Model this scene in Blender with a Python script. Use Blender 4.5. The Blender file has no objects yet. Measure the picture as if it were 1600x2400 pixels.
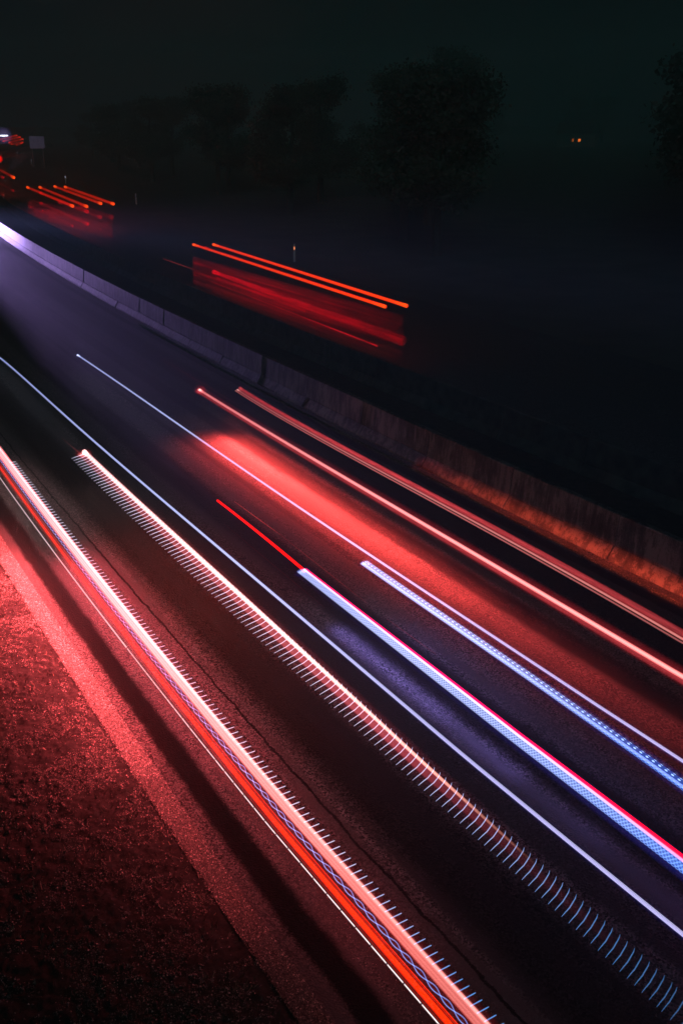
import bpy, math, random
import numpy as np
from mathutils import Vector, Matrix

random.seed(7); rng = np.random.default_rng(7)
S = bpy.context.scene
COL = S.collection

# ------------------------------------------------------------------ camera
HC = 8.0
FPX = 2333.0
PITCH = math.atan(920.0 / FPX)
YAW = -math.radians(31.553)
cd = bpy.data.cameras.new("camera")
cam = bpy.data.objects.new("camera", cd); COL.objects.link(cam)
cam.location = (0, 0, HC)
cam.rotation_euler = (math.radians(90) - PITCH, 0, YAW)
cd.sensor_fit = 'VERTICAL'; cd.sensor_height = 36.0; cd.lens = 36.0 * FPX / 2400.0
cd.clip_start = 0.1; cd.clip_end = 3000
S.camera = cam
S.render.resolution_x = 682; S.render.resolution_y = 1024
S.render.engine = 'CYCLES'
S.cycles.transparent_max_bounces = 48
S.cycles.max_bounces = 4
S.cycles.use_denoising = True
S.cycles.sample_clamp_indirect = 2.0
S.view_settings.view_transform = 'Standard'; S.view_settings.look = 'None'
S.view_settings.gamma = 1.0; S.view_settings.exposure = 0.0

# ------------------------------------------------------------------ night sky and added fill sun
W = bpy.data.worlds.new("World"); S.world = W; W.use_nodes = True
nt = W.node_tree; nt.nodes.clear()
def wn(t, **k):
    n = nt.nodes.new(t)
    for a, b in k.items(): setattr(n, a, b)
    return n
out = wn('ShaderNodeOutputWorld'); bg = wn('ShaderNodeBackground'); nt.links.new(bg.outputs[0], out.inputs[0])
tc = wn('ShaderNodeTexCoord')
def wdot(az_deg, el_deg):
    """1 towards a compass direction (0 = along the road, positive to its right), falling off round it"""
    a, e = math.radians(az_deg), math.radians(el_deg)
    d = wn('ShaderNodeVectorMath', operation='DOT_PRODUCT'); nt.links.new(tc.outputs['Generated'], d.inputs[0])
    d.inputs[1].default_value = (math.sin(a) * math.cos(e), math.cos(a) * math.cos(e), math.sin(e))
    return d.outputs['Value']
def glow(az, el, width_deg, col, prev):
    mr = wn('ShaderNodeMapRange', interpolation_type='SMOOTHERSTEP')
    nt.links.new(wdot(az, el), mr.inputs['Value'])
    mr.inputs['From Min'].default_value = math.cos(math.radians(width_deg)); mr.inputs['From Max'].default_value = 1.0
    nz = wn('ShaderNodeTexNoise'); nt.links.new(tc.outputs['Generated'], nz.inputs['Vector']); nz.inputs['Scale'].default_value = 5.0
    nm = wn('ShaderNodeMath', operation='MULTIPLY'); nt.links.new(mr.outputs[0], nm.inputs[0])
    na = wn('ShaderNodeMath', operation='MULTIPLY_ADD'); nt.links.new(nz.outputs['Fac'], na.inputs[0]); na.inputs[1].default_value = 1.2; na.inputs[2].default_value = 0.4
    nt.links.new(na.outputs[0], nm.inputs[1])
    m = wn('ShaderNodeMix', data_type='RGBA', blend_type='ADD'); m.inputs['Factor'].default_value = 1
    m.clamp_factor = False
    sc = wn('ShaderNodeVectorMath', operation='SCALE'); sc.inputs[0].default_value = col; nt.links.new(nm.outputs[0], sc.inputs['Scale'])
    nt.links.new(prev, m.inputs['A']); nt.links.new(sc.outputs[0], m.inputs['B'])
    return m.outputs['Result']
base = wn('ShaderNodeRGB'); base.outputs[0].default_value = (0.0014, 0.0026, 0.0030, 1)
c_ = glow(-1, 0, 9, (0.060, 0.026, 0.100), base.outputs[0])
c_ = glow(23, 3.5, 9, (0.0042, 0.0012, 0.0014), c_)
c_ = glow(6, 0, 20, (0.0016, 0.0, 0.0022), c_)
sky = wn('ShaderNodeTexSky'); sky.sky_type = 'NISHITA'; sky.sun_disc = False
FILL_EL, FILL_AZ = 32.0, 215.0
sky.sun_elevation = math.radians(FILL_EL); sky.sun_rotation = math.radians(FILL_AZ)
ms = wn('ShaderNodeMix', data_type='RGBA', blend_type='ADD'); ms.inputs['Factor'].default_value = 0.00001
nt.links.new(c_, ms.inputs['A']); nt.links.new(sky.outputs[0], ms.inputs['B'])
nt.links.new(ms.outputs['Result'], bg.inputs['Color']); bg.inputs['Strength'].default_value = 1.0
sd = bpy.data.lights.new("fill_sun", 'SUN'); sd.energy = 0.125; sd.angle = math.radians(20); sd.color = (0.42, 0.95, 1.0)  # added dim teal sun that lifts the blacks of ground and trees
so = bpy.data.objects.new("fill_sun", sd); COL.objects.link(so)
so.rotation_euler = (math.radians(90 - FILL_EL), 0, math.radians(180 - FILL_AZ))

# ------------------------------------------------------------------ helpers
_F = Matrix.Rotation(YAW, 3, 'Z') @ Matrix.Rotation(math.radians(90) - PITCH, 3, 'X')
def at(px, py, z):
    """point on the level plane z seen at (px, py) of the 1600x2400 photograph"""
    r = _F @ Vector(((px - 800) / FPX, (1200 - py) / FPX, -1.0))
    t = (z - HC) / r.z
    return Vector((r.x * t, r.y * t, z))
def bend(Y):
    """sideways drift of the motorway as it curves right with distance"""
    Y = np.asarray(Y, float); d = np.maximum(Y - 8.0, 0.0)
    far = np.maximum(Y - 330, 0)
    return 0.00072 * d * d + 0.016 * d - 0.0002 * far * far
def tag(o, label=None, cat=None, group=None, kind=None):
    if label: o['label'] = label
    if cat: o['category'] = cat
    if group: o['group'] = group
    if kind: o['kind'] = kind
    return o
def empty(name, loc=(0, 0, 0), rz=0):
    o = bpy.data.objects.new(name, None); COL.objects.link(o); o.location = loc; o.rotation_euler = (0, 0, rz)
    o.empty_display_size = 0.2
    return o
class MB:
    def __init__(s): s.v = []; s.f = []; s.n = 0; s.a = {}
    def add(s, verts, faces, **attrs):
        v = np.asarray(verts, float); s.v.append(v)
        s.f += [tuple(i + s.n for i in q) for q in faces]; s.n += len(v)
        for k, val in attrs.items(): s.a.setdefault(k, []).append(np.broadcast_to(np.asarray(val, float), (len(v),)).copy())
    def box(s, x0, x1, y0, y1, z0, z1):
        v = [(x, y, z) for x in (x0, x1) for y in (y0, y1) for z in (z0, z1)]
        s.add(v, [(0, 1, 3, 2), (4, 6, 7, 5), (0, 4, 5, 1), (2, 3, 7, 6), (0, 2, 6, 4), (1, 5, 7, 3)])
    def tube(s, P, rx, rz=None, n=8, k=1.0, c=0.0):
        P = np.asarray(P, float); N = len(P)
        T = np.gradient(P, axis=0); T /= np.linalg.norm(T, axis=1)[:, None] + 1e-12
        ref = np.array([0, 0, 1.0]) if abs(T[0][2]) < 0.9 else np.array([1.0, 0, 0])
        A = np.cross(T, ref); A /= np.linalg.norm(A, axis=1)[:, None]
        B = np.cross(A, T)
        rx = np.broadcast_to(np.asarray(rx, float), (N,)); rz = rx if rz is None else np.broadcast_to(np.asarray(rz, float), (N,))
        th = np.linspace(0, 2 * np.pi, n, endpoint=False)
        V = P[:, None, :] + A[:, None, :] * (np.cos(th)[None, :, None] * rx[:, None, None]) + B[:, None, :] * (np.sin(th)[None, :, None] * rz[:, None, None])
        f = []
        for i in range(N - 1):
            for j in range(n):
                a, b = i * n + j, i * n + (j + 1) % n
                f.append((a, b, b + n, a + n))
        f.append(tuple(range(n))[::-1]); f.append(tuple(range((N - 1) * n, N * n)))
        kk = np.repeat(np.broadcast_to(np.asarray(k, float), (N,)), n); cc = np.repeat(np.broadcast_to(np.asarray(c, float), (N,)), n)
        s.add(V.reshape(-1, 3), f, k=kk, c=cc)
    def build(s, name, mat, parent=None, smooth=False):
        me = bpy.data.meshes.new(name)
        v = np.concatenate(s.v) if s.v else np.zeros((0, 3))
        me.from_pydata(v.tolist(), [], s.f)
        for k, lst in s.a.items():
            arr = np.concatenate(lst)
            if len(arr) == len(v):
                at_ = me.attributes.new(k, 'FLOAT', 'POINT'); at_.data.foreach_set('value', arr.astype(np.float32))
        if smooth: me.shade_smooth()
        me.materials.append(mat); me.update()
        o = bpy.data.objects.new(name, me); COL.objects.link(o)
        if parent: o.parent = parent; o.matrix_parent_inverse = Matrix.Identity(4); 
        return o

def newmat(name):
    m = bpy.data.materials.new(name); m.use_nodes = True; m.node_tree.nodes.clear()
    T = m.node_tree
    def N(t, ins=None, **k):
        n = T.nodes.new(t)
        for a, b in k.items(): setattr(n, a, b)
        for a, b in (ins or {}).items():
            if isinstance(b, bpy.types.NodeSocket): T.links.new(b, n.inputs[a])
            else: n.inputs[a].default_value = b
        return n
    return m, T, N
def ramp(N, fac, stops):
    r = N('ShaderNodeValToRGB', {'Fac': fac})
    el = r.color_ramp.elements
    while len(el) > len(stops): el.remove(el[-1])
    while len(el) < len(stops): el.new(0.5)
    for e, (p, c) in zip(el, stops):
        e.position = p; e.color = (c, c, c, 1) if not isinstance(c, tuple) else (*c, 1)
    return r
def plain(name, col, rough=0.7, noise=0.3, scale=6.0, metallic=0.0):
    m, T, N = newmat(name)
    tc = N('ShaderNodeTexCoord'); nz = N('ShaderNodeTexNoise', {'Vector': tc.outputs['Object'], 'Scale': scale, 'Detail': 6.0})
    lo = tuple(c * (1 - noise) for c in col); hi = tuple(min(1, c * (1 + noise)) for c in col)
    r = ramp(N, nz.outputs['Fac'], [(0.3, lo), (0.7, hi)])
    b = N('ShaderNodeBsdfPrincipled', {'Base Color': r.outputs[0], 'Roughness': rough, 'Metallic': metallic})
    bp = N('ShaderNodeBump', {'Height': nz.outputs['Fac'], 'Strength': 0.3, 'Distance': 0.02}); T.links.new(bp.outputs[0], b.inputs['Normal'])
    o = N('ShaderNodeOutputMaterial', {'Surface': b.outputs[0]})
    return m
def lamp_mat(name, core, edge, strength, power=2.0, core2=None, edge2=None, grain=0.0, grain_scale=30.0):
    """light that a lamp leaves in the air: it adds to what lies behind it; hot core, softer rim"""
    m, T, N = newmat(name)
    k = N('ShaderNodeAttribute', attribute_name='k'); c = N('ShaderNodeAttribute', attribute_name='c')
    lw = N('ShaderNodeLayerWeight', {'Blend': 0.5})
    f = N('ShaderNodeMath', {0: 1.0, 1: lw.outputs['Facing']}, operation='SUBTRACT')
    fp = N('ShaderNodeMath', {0: f.outputs[0], 1: power}, operation='POWER')
    def two(a, b):
        return N('ShaderNodeMix', {'Factor': c.outputs['Fac'], 'A': (*a, 1), 'B': (*(b or a), 1)}, data_type='RGBA').outputs['Result']
    mix = N('ShaderNodeMix', {'Factor': fp.outputs[0], 'A': two(edge, edge2), 'B': two(core, core2)}, data_type='RGBA')
    s = N('ShaderNodeMath', {0: k.outputs['Fac'], 1: fp.outputs[0]}, operation='MULTIPLY')
    s2 = N('ShaderNodeMath', {0: s.outputs[0], 1: strength * 0.5}, operation='MULTIPLY')
    last = s2
    if grain:
        g = N('ShaderNodeTexCoord'); mp = N('ShaderNodeMapping', {'Vector': g.outputs['Object'], 'Scale': (1.0, 0.06, 1.0)})
        nz = N('ShaderNodeTexNoise', {'Vector': mp.outputs[0], 'Scale': grain_scale, 'Detail': 3.0})
        mr = N('ShaderNodeMapRange', {'Value': nz.outputs['Fac'], 'From Min': 0.35, 'From Max': 0.65, 'To Min': 1 - grain, 'To Max': 1 + grain})
        last = N('ShaderNodeMath', {0: s2.outputs[0], 1: mr.outputs[0]}, operation='MULTIPLY')
    e = N('ShaderNodeEmission', {'Color': mix.outputs['Result'], 'Strength': last.outputs[0]})
    t = N('ShaderNodeBsdfTransparent')
    a = N('ShaderNodeAddShader', {0: e.outputs[0], 1: t.outputs[0]})
    N('ShaderNodeOutputMaterial', {'Surface': a.outputs[0]})
    m.cycles.emission_sampling = 'NONE'
    return m

# ------------------------------------------------------------------ ground, roads
YS = np.concatenate([np.arange(-12, 60, 1.0), np.arange(60, 200, 3.0), np.arange(200, 561, 10.0)])
def ribbon(name, mat, us, zs=None, ys=YS, parent=None, rag=None):
    """sheet that follows the motorway between the lateral offsets us"""
    us = np.asarray(us, float); zs = np.zeros(len(us)) if zs is None else np.asarray(zs, float)
    c = bend(ys); n = len(us)
    V = np.zeros((len(ys), n, 3)); V[..., 0] = c[:, None] + us[None]; V[..., 1] = ys[:, None]; V[..., 2] = zs[None]
    if rag is not None:
        V[:, 0, 0] += rag(ys, 0); V[:, -1, 0] += rag(ys, 1)
    mb = MB()
    f = [(i * n + j, i * n + j + 1, (i + 1) * n + j + 1, (i + 1) * n + j) for i in range(len(ys) - 1) for j in range(n - 1)]
    U = np.broadcast_to(us[None], (len(ys), n)).reshape(-1); Vv = np.repeat(ys, n)
    mb.add(V.reshape(-1, 3), f, u=U, v=Vv)
    return mb.build(name, mat, parent)

def asphalt(name, dark, light, bands=(), rough=(0.50, 0.8), bump=1.0):
    m, T, N = newmat(name)
    u = N('ShaderNodeAttribute', attribute_name='u').outputs['Fac']; v = N('ShaderNodeAttribute', attribute_name='v').outputs['Fac']
    tc = N('ShaderNodeTexCoord').outputs['Object']
    grain = N('ShaderNodeTexNoise', {'Vector': tc, 'Scale': 42.0, 'Detail': 5.0, 'Roughness': 0.75})
    chips = N('ShaderNodeTexVoronoi', {'Vector': tc, 'Scale': 48.0})
    patch = N('ShaderNodeTexNoise', {'Vector': tc, 'Scale': 0.9, 'Detail': 5.0, 'Roughness': 0.6})
    uv = N('ShaderNodeCombineXYZ', {'X': u, 'Y': N('ShaderNodeMath', {0: v, 1: 0.05}, operation='MULTIPLY').outputs[0], 'Z': 0.0})
    ruts = N('ShaderNodeTexNoise', {'Vector': uv.outputs[0], 'Scale': 2.6, 'Detail': 7.0, 'Roughness': 0.62})
    fine = N('ShaderNodeTexNoise', {'Vector': uv.outputs[0], 'Scale': 22.0, 'Detail': 3.0, 'Roughness': 0.6})
    s1 = N('ShaderNodeMath', {0: grain.outputs['Fac'], 1: 0.5, 2: 0.0}, operation='MULTIPLY_ADD')
    s2 = N('ShaderNodeMath', {0: ruts.outputs['Fac'], 1: 0.9, 2: s1.outputs[0]}, operation='MULTIPLY_ADD')
    s3 = N('ShaderNodeMath', {0: patch.outputs['Fac'], 1: 0.75, 2: s2.outputs[0]}, operation='MULTIPLY_ADD')
    s4 = N('ShaderNodeMath', {0: fine.outputs['Fac'], 1: 0.25, 2: s3.outputs[0]}, operation='MULTIPLY_ADD')
    r = ramp(N, s4.outputs[0], [(0.90, dark), (1.0, tuple((a + b) / 2 for a, b in zip(dark, light))), (1.0, light)])
    r.color_ramp.elements[0].position = 0.88; r.color_ramp.elements[1].position = 0.95
    sep = N('ShaderNodeSeparateColor', {'Color': chips.outputs['Color']})
    cm = N('ShaderNodeMapRange', {'Value': sep.outputs[0], 'To Min': 0.25, 'To Max': 1.9}); cm2 = N('ShaderNodeMath', {0: cm.outputs[0], 1: 1.5}, operation='POWER')
    wet = N('ShaderNodeMapRange', {'Value': ruts.outputs['Fac'], 'From Min': 0.42, 'From Max': 0.58})
    cmx = N('ShaderNodeMix', {'Factor': wet.outputs[0], 'A': 0.9, 'B': cm2.outputs[0]}, data_type='FLOAT')
    col = N('ShaderNodeVectorMath', {0: r.outputs[0], 'Scale': cmx.outputs['Result']}, operation='SCALE').outputs[0]
    # worn or smooth bands along the road, with shade painted beside the red pool: (u centre, half width, albedo factor, roughness of its edge)
    wob = N('ShaderNodeTexNoise', {'Vector': tc, 'Scale': 1.7, 'Detail': 6.0, 'Roughness': 0.7})
    uw = N('ShaderNodeMath', {0: wob.outputs['Fac'], 1: 0.16, 2: u}, operation='MULTIPLY_ADD').outputs[0]
    for (uc, hw, fac, ragged) in bands:
        e = N('ShaderNodeMath', {0: N('ShaderNodeMath', {0: grain.outputs['Fac'], 1: ragged, 2: uw}, operation='MULTIPLY_ADD').outputs[0], 1: uc + 0.08 + ragged * 0.5}, operation='SUBTRACT')
        ab = N('ShaderNodeMath', {0: e.outputs[0]}, operation='ABSOLUTE')
        mr = N('ShaderNodeMapRange', {'Value': ab.outputs[0], 'From Min': hw * 0.6, 'From Max': hw * 1.1, 'To Min': fac, 'To Max': 1.0}, interpolation_type='SMOOTHSTEP')
        sc = N('ShaderNodeVectorMath', {0: col, 'Scale': mr.outputs[0]}, operation='SCALE'); col = sc.outputs[0]
    rr = N('ShaderNodeMapRange', {'Value': ruts.outputs['Fac'], 'From Min': 0.3, 'From Max': 0.7, 'To Min': rough[0], 'To Max': rough[1]})
    hsum = N('ShaderNodeMath', {0: chips.outputs['Distance'], 1: 0.8, 2: grain.outputs['Fac']}, operation='MULTIPLY_ADD')
    bp = N('ShaderNodeBump', {'Height': hsum.outputs[0], 'Strength': bump, 'Distance': 0.012})
    b = N('ShaderNodeBsdfPrincipled', {'Base Color': col, 'Roughness': rr.outputs[0], 'Specular IOR Level': 0.10, 'Normal': bp.outputs[0]})
    N('ShaderNodeOutputMaterial', {'Surface': b.outputs[0]})
    return m

M_soil = plain('dark_soil', (0.008, 0.0075, 0.007), 0.9, 0.8, 30.0)
M_field = plain('night_field', (0.060, 0.066, 0.050), 0.9, 0.35, 0.35)
mb = MB()
gx = np.concatenate([np.arange(-400, -20, 40.), np.arange(-20, 60, 5.), np.arange(60, 901, 40.)])
gy = np.concatenate([np.arange(-60, 80, 5.), np.arange(80, 1201, 40.)])
nx = len(gx); V = [(x, y, -0.04) for y in gy for x in gx]
mb.add(V, [(i * nx + j, i * nx + j + 1, (i + 1) * nx + j + 1, (i + 1) * nx + j) for i in range(len(gy) - 1) for j in range(nx - 1)])
tag(mb.build('ground', M_field), kind='structure')

EDGE, BAR = 3.36, 13.6
M_road = asphalt('wet_asphalt', (0.008, 0.008, 0.0085), (0.068, 0.065, 0.065),
                 bands=[(3.97, 0.19, 0.04, 0.16), (3.48, 0.15, 1.1, 0.04), (5.16, 0.022, 0.15, 0.05), (5.16, 0.24, 1.7, 0.12), (5.95, 0.50, 0.35, 0.15),
                        (7.10, 0.25, 0.5, 0.10), (8.15, 0.42, 0.35, 0.35), (10.72, 0.28, 0.35, 0.25), (9.35, 0.10, 0.6, 0.1), (12.1, 0.55, 0.4, 0.1), (13.1, 0.15, 0.2, 0.05)])  # bands at the red pool's left edge and streak are painted shade
tag(ribbon('road', M_road, np.linspace(EDGE, BAR + 0.1, 24)), kind='structure')
M_road2 = asphalt('far_asphalt', (0.030, 0.030, 0.031), (0.07, 0.07, 0.07))
tag(ribbon('opposite_road', M_road2, np.linspace(17.2, 27.0, 12)), kind='structure')
M_median = plain('median_soil', (0.03, 0.028, 0.026), 0.95, 0.5, 5.0)
tag(ribbon('median_ground', M_median, [13.95, 15.4, 16.8], [0.02, 0.05, 0.02]), kind='structure')
yv = np.arange(-12, 60, 0.5)


# ------------------------------------------------------------------ grass and chippings on the near verge
def noise2(x, y, seed, sc):
    r = np.random.default_rng(seed); g = r.random((64, 64))
    x = (x * sc) % 64; y = (y * sc) % 64
    xi = x.astype(int); yi = y.astype(int); fx = x - xi; fy = y - yi
    fx = fx * fx * (3 - 2 * fx); fy = fy * fy * (3 - 2 * fy)
    a = g[xi % 64, yi % 64]; b = g[(xi + 1) % 64, yi % 64]; c = g[xi % 64, (yi + 1) % 64]; d = g[(xi + 1) % 64, (yi + 1) % 64]
    return (a * (1 - fx) + b * fx) * (1 - fy) + (c * (1 - fx) + d * fx) * fy
def raw_mesh(name, V, F, mat):
    me = bpy.data.meshes.new(name); nv = len(V); nf, k = F.shape
    me.vertices.add(nv); me.vertices.foreach_set('co', V.astype(np.float32).ravel())
    me.loops.add(nf * k); me.loops.foreach_set('vertex_index', F.astype(np.int32).ravel())
    me.polygons.add(nf); me.polygons.foreach_set('loop_start', (np.arange(nf) * k).astype(np.int32)); me.polygons.foreach_set('loop_total', np.full(nf, k, np.int32))
    me.update(calc_edges=True); me.validate(); me.materials.append(mat)
    o = bpy.data.objects.new(name, me); COL.objects.link(o); return o
def vrelief(u, y):
    return -0.055 + .024 * noise2(u + 30, y, 41, 5.0) + .024 * noise2(u + 30, y, 42, 12.0) + .024 * noise2(u + 30, y, 43, 34.0)
ug = np.concatenate([[-12, -8, -5, -3.5], np.arange(-2.6, EDGE + .001, .026)]); yg = np.concatenate([np.arange(-12, 3.5, .5), np.arange(3.5, 26, .026), np.arange(26, 60, .5)])
U_, Y_ = np.meshgrid(ug, yg); Vg = np.stack([U_ + bend(Y_), Y_, vrelief(U_, Y_)], -1).reshape(-1, 3); nu = len(ug)
ii = (np.arange(len(yg) - 1)[:, None] * nu + np.arange(nu - 1)[None]).reshape(-1); Fg = np.stack([ii, ii + 1, ii + nu + 1, ii + nu], 1)
tag(raw_mesh('verge', Vg, Fg, M_soil), kind='structure')
mb = MB(); n_ = len(yv); V = np.array([(float(bend(yy)) + EDGE + .004, yy, z) for yy in yv for z in (-.12, 0.0)]); mb.add(V, [(2 * i, 2 * i + 1, 2 * i + 3, 2 * i + 2) for i in range(n_ - 1)])
tag(mb.build('road_edge', M_road), kind='structure')
m, T, N = newmat('dry_grass')
gi = N('ShaderNodeNewGeometry')
r = ramp(N, gi.outputs['Random Per Island'], [(0.0, (0.01, 0.01, 0.006)), (0.75, (0.07, 0.06, 0.04)), (1.0, (0.26, 0.23, 0.17))])
b = N('ShaderNodeBsdfPrincipled', {'Base Color': r.outputs[0], 'Roughness': 0.5})
N('ShaderNodeOutputMaterial', {'Surface': b.outputs[0]}); M_grass = m
n0 = 40000
y = rng.uniform(4.0, 26.0, n0); u = EDGE - 0.03 - rng.power(1.0, n0) * 6.0
d = 0.55 * noise2(u + 30, y, 1, 3.0) + 0.45 * noise2(u + 30, y, 2, 8.0)
keep = rng.random(n0) < np.clip((d - 0.36) * 4.5, 0.04, 1)
y, u, d = y[keep], u[keep], d[keep]; n1 = len(y)
x = u + bend(y); h = rng.uniform(0.015, 0.05, n1) * (0.5 + d); a = rng.uniform(0, 2 * np.pi, n1); w = rng.uniform(0.004, 0.009, n1)
ln = rng.uniform(0.3, 1.6, n1) * h; la = rng.uniform(0, 2 * np.pi, n1)
zb = vrelief(u, y); B0 = np.stack([x - np.cos(a) * w, y - np.sin(a) * w, zb], 1); B1 = np.stack([x + np.cos(a) * w, y + np.sin(a) * w, zb], 1)
T1 = np.stack([x + np.cos(la) * ln + np.cos(a) * w * .5, y + np.sin(la) * ln + np.sin(a) * w * .5, zb + h], 1)
T0 = np.stack([x + np.cos(la) * ln - np.cos(a) * w * .5, y + np.sin(la) * ln - np.sin(a) * w * .5, zb + h], 1)
V = np.stack([B0, B1, T1, T0], 1).reshape(-1, 3); F = np.arange(4 * n1).reshape(-1, 4)
tag(raw_mesh('grass', V, F, M_grass), 'short clumpy dry grass on the verge, tips catching red light', 'grass', kind='stuff')

def chippings(name, n, u0, u1, y0, y1, smin, smax, mat, zfun=0.0):
    y = rng.uniform(y0, y1, n); u = rng.uniform(u0, u1, n); x = u + bend(y); s = rng.uniform(smin, smax, n)
    P = np.array([(1, 0, 0), (-.6, .8, 0), (-.5, -.9, 0), (0.05, 0, .9)])
    a = rng.uniform(0, 6.28, n); ca, sa = np.cos(a), np.sin(a)
    V = np.zeros((n, 4, 3))
    jit = rng.uniform(.6, 1.4, (n, 4, 3)); Q = P[None] * jit
    V[..., 0] = x[:, None] + s[:, None] * (Q[..., 0] * ca[:, None] - Q[..., 1] * sa[:, None])
    V[..., 1] = y[:, None] + s[:, None] * (Q[..., 0] * sa[:, None] + Q[..., 1] * ca[:, None])
    V[..., 2] = zfun + s[:, None] * Q[..., 2]
    F = np.array([(0, 1, 3), (1, 2, 3), (2, 0, 3)]); F = (np.arange(n)[:, None, None] * 4 + F[None]).reshape(-1, 3)
    return raw_mesh(name, V.reshape(-1, 3), F, mat)
m, T, N = newmat('stone_chips')
gi = N('ShaderNodeNewGeometry')
r = ramp(N, gi.outputs['Random Per Island'], [(0.0, (0.01, 0.01, 0.01)), (0.6, (0.09, 0.085, 0.08)), (0.9, (0.22, 0.21, 0.19)), (1.0, (0.6, 0.57, 0.53))])
b = N('ShaderNodeBsdfPrincipled', {'Base Color': r.outputs[0], 'Roughness': 0.35})
N('ShaderNodeOutputMaterial', {'Surface': b.outputs[0]}); M_chip = m
def clumped(name, n, seed):
    y = rng.uniform(4.0, 27, n); u = EDGE - 0.02 - rng.random(n) * 6.0
    d = .40 * noise2(u + 30, y, seed, 2.2) + .35 * noise2(u + 30, y, seed + 1, 7.0) + .25 * noise2(u + 30, y, seed + 2, 17.0)
    kp = rng.random(n) < np.clip((d - .44) * 7, .03, 1); return y[kp], u[kp]
y, u = clumped('', 460000, 21); n = len(y); s_ = rng.uniform(.005, .013, n); P4 = np.array([(1, 0, 0), (-.6, .8, 0), (-.5, -.9, 0), (0.05, 0, 1.3)])
a = rng.uniform(0, 6.28, n); Q4 = P4[None] * rng.uniform(.6, 1.4, (n, 4, 3)); V = np.zeros((n, 4, 3))
V[..., 0] = (u + bend(y))[:, None] + s_[:, None] * (Q4[..., 0] * np.cos(a)[:, None] - Q4[..., 1] * np.sin(a)[:, None])
V[..., 1] = y[:, None] + s_[:, None] * (Q4[..., 0] * np.sin(a)[:, None] + Q4[..., 1] * np.cos(a)[:, None]); V[..., 2] = vrelief(u, y)[:, None] + s_[:, None] * Q4[..., 2]
tag(raw_mesh('gravel', V.reshape(-1, 3), (np.arange(n)[:, None, None] * 4 + np.array([(0, 1, 3), (1, 2, 3), (2, 0, 3)])[None]).reshape(-1, 3), M_chip), 'loose dark stones and crumbs strewn in clumps over the verge', 'gravel', kind='stuff')
tag(chippings('gravel', 40000, EDGE - 0.03, EDGE + 0.27, 4, 26, 0.006, 0.014, M_chip), 'strip of coarse stone chippings along the tarmac edge', 'gravel', kind='stuff')
tag(chippings('gravel', 26000, 13.28, 13.42, 4, 40, 0.004, 0.013, M_chip), 'thin line of gravel and dirt in the gutter before the barrier', 'gravel', kind='stuff')
tag(chippings('gravel', 42000, 4.18, 5.0, 4, 22, 0.002, 0.006, M_chip), 'loose grit scattered over the nearside lane beside the trails', 'grit', kind='stuff')

# ------------------------------------------------------------------ concrete barriers
m, T, N = newmat('stained_concrete')
tc = N('ShaderNodeTexCoord').outputs['Object']
mp = N('ShaderNodeMapping', {'Vector': tc, 'Scale': (1.0, 1.0, 0.16)})
st = N('ShaderNodeTexNoise', {'Vector': mp.outputs[0], 'Scale': 7.0, 'Detail': 7.0, 'Roughness': 0.72})
bl = N('ShaderNodeTexNoise', {'Vector': tc, 'Scale': 1.6, 'Detail': 4.0})
gr = N('ShaderNodeTexNoise', {'Vector': tc, 'Scale': 40.0, 'Detail': 3.0})
s = N('ShaderNodeMath', {0: bl.outputs['Fac'], 1: 0.5, 2: st.outputs['Fac']}, operation='MULTIPLY_ADD')
s = N('ShaderNodeMath', {0: gr.outputs['Fac'], 1: 0.35, 2: s.outputs[0]}, operation='MULTIPLY_ADD')
r = ramp(N, s.outputs[0], [(0.70, (0.012, 0.011, 0.011)), (0.90, (0.05, 0.048, 0.046)), (1.0, (0.13, 0.125, 0.12))])
bp = N('ShaderNodeBump', {'Height': s.outputs[0], 'Strength': 0.6, 'Distance': 0.02})
b = N('ShaderNodeBsdfPrincipled', {'Base Color': r.outputs[0], 'Roughness': 0.75, 'Specular IOR Level': 0.2, 'Normal': bp.outputs[0]})
N('ShaderNodeOutputMaterial', {'Surface': b.outputs[0]}); M_conc = m
def barrier(u0, label, y0, y1, step, hh=0.9, mat=None):
    """step-profile concrete barrier with a recessed line above its toe; one segment casting every 3.2 m"""
    root = tag(empty('concrete_barrier', (float(bend(20)) + u0 + 0.3, 20, 0)), label, 'barrier')
    toe = [(0, -0.03), (0.0, 0.05), (0.02, 0.07), (0.155, 0.262), (0.155, 0.268), (0.45, 0.268), (0.62, 0.05), (0.62, -0.03)]
    wall = [(0.185, 0.268), (0.185, 0.290), (0.165, 0.298), (0.225, hh - 0.02), (0.245, hh), (0.375, hh), (0.395, hh - 0.02), (0.45, 0.298), (0.43, 0.268)]
    for nm, prof in (('toe', toe), ('wall', wall)):
        mb = MB(); y = y0
        while y < y1:
            L = 3.2 if y < 90 else 9.6
            ys = np.linspace(y + 0.014, y + L - 0.014, 4)
            jx, jz = random.uniform(-.006, .006), random.uniform(-.004, .004)
            V = [(float(bend(yy)) + u0 + pu + jx, yy, pz + jz) for yy in ys for pu, pz in prof]
            n = len(prof); f = [(i * n + j, (i + 1) * n + j, (i + 1) * n + (j + 1) % n, i * n + (j + 1) % n) for i in range(3) for j in range(n)]
            f += [tuple(range(n)), tuple(range(3 * n, 4 * n))[::-1]]
            V = np.array(V) - np.array(root.location)
            mb.add(V, f); y += L
        mb.build(nm, mat or M_conc, root)
barrier(BAR, 'long stained concrete barrier edging the near carriageway, violet lit far off, red lit close by', -10, 330, 3.2)
barrier(16.6, 'dim second concrete barrier across the dark median, in front of the opposite carriageway', -6, 330, 3.2, mat=plain('dark_concrete', (.07,.068,.065), .85, .5, 3.0))

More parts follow.
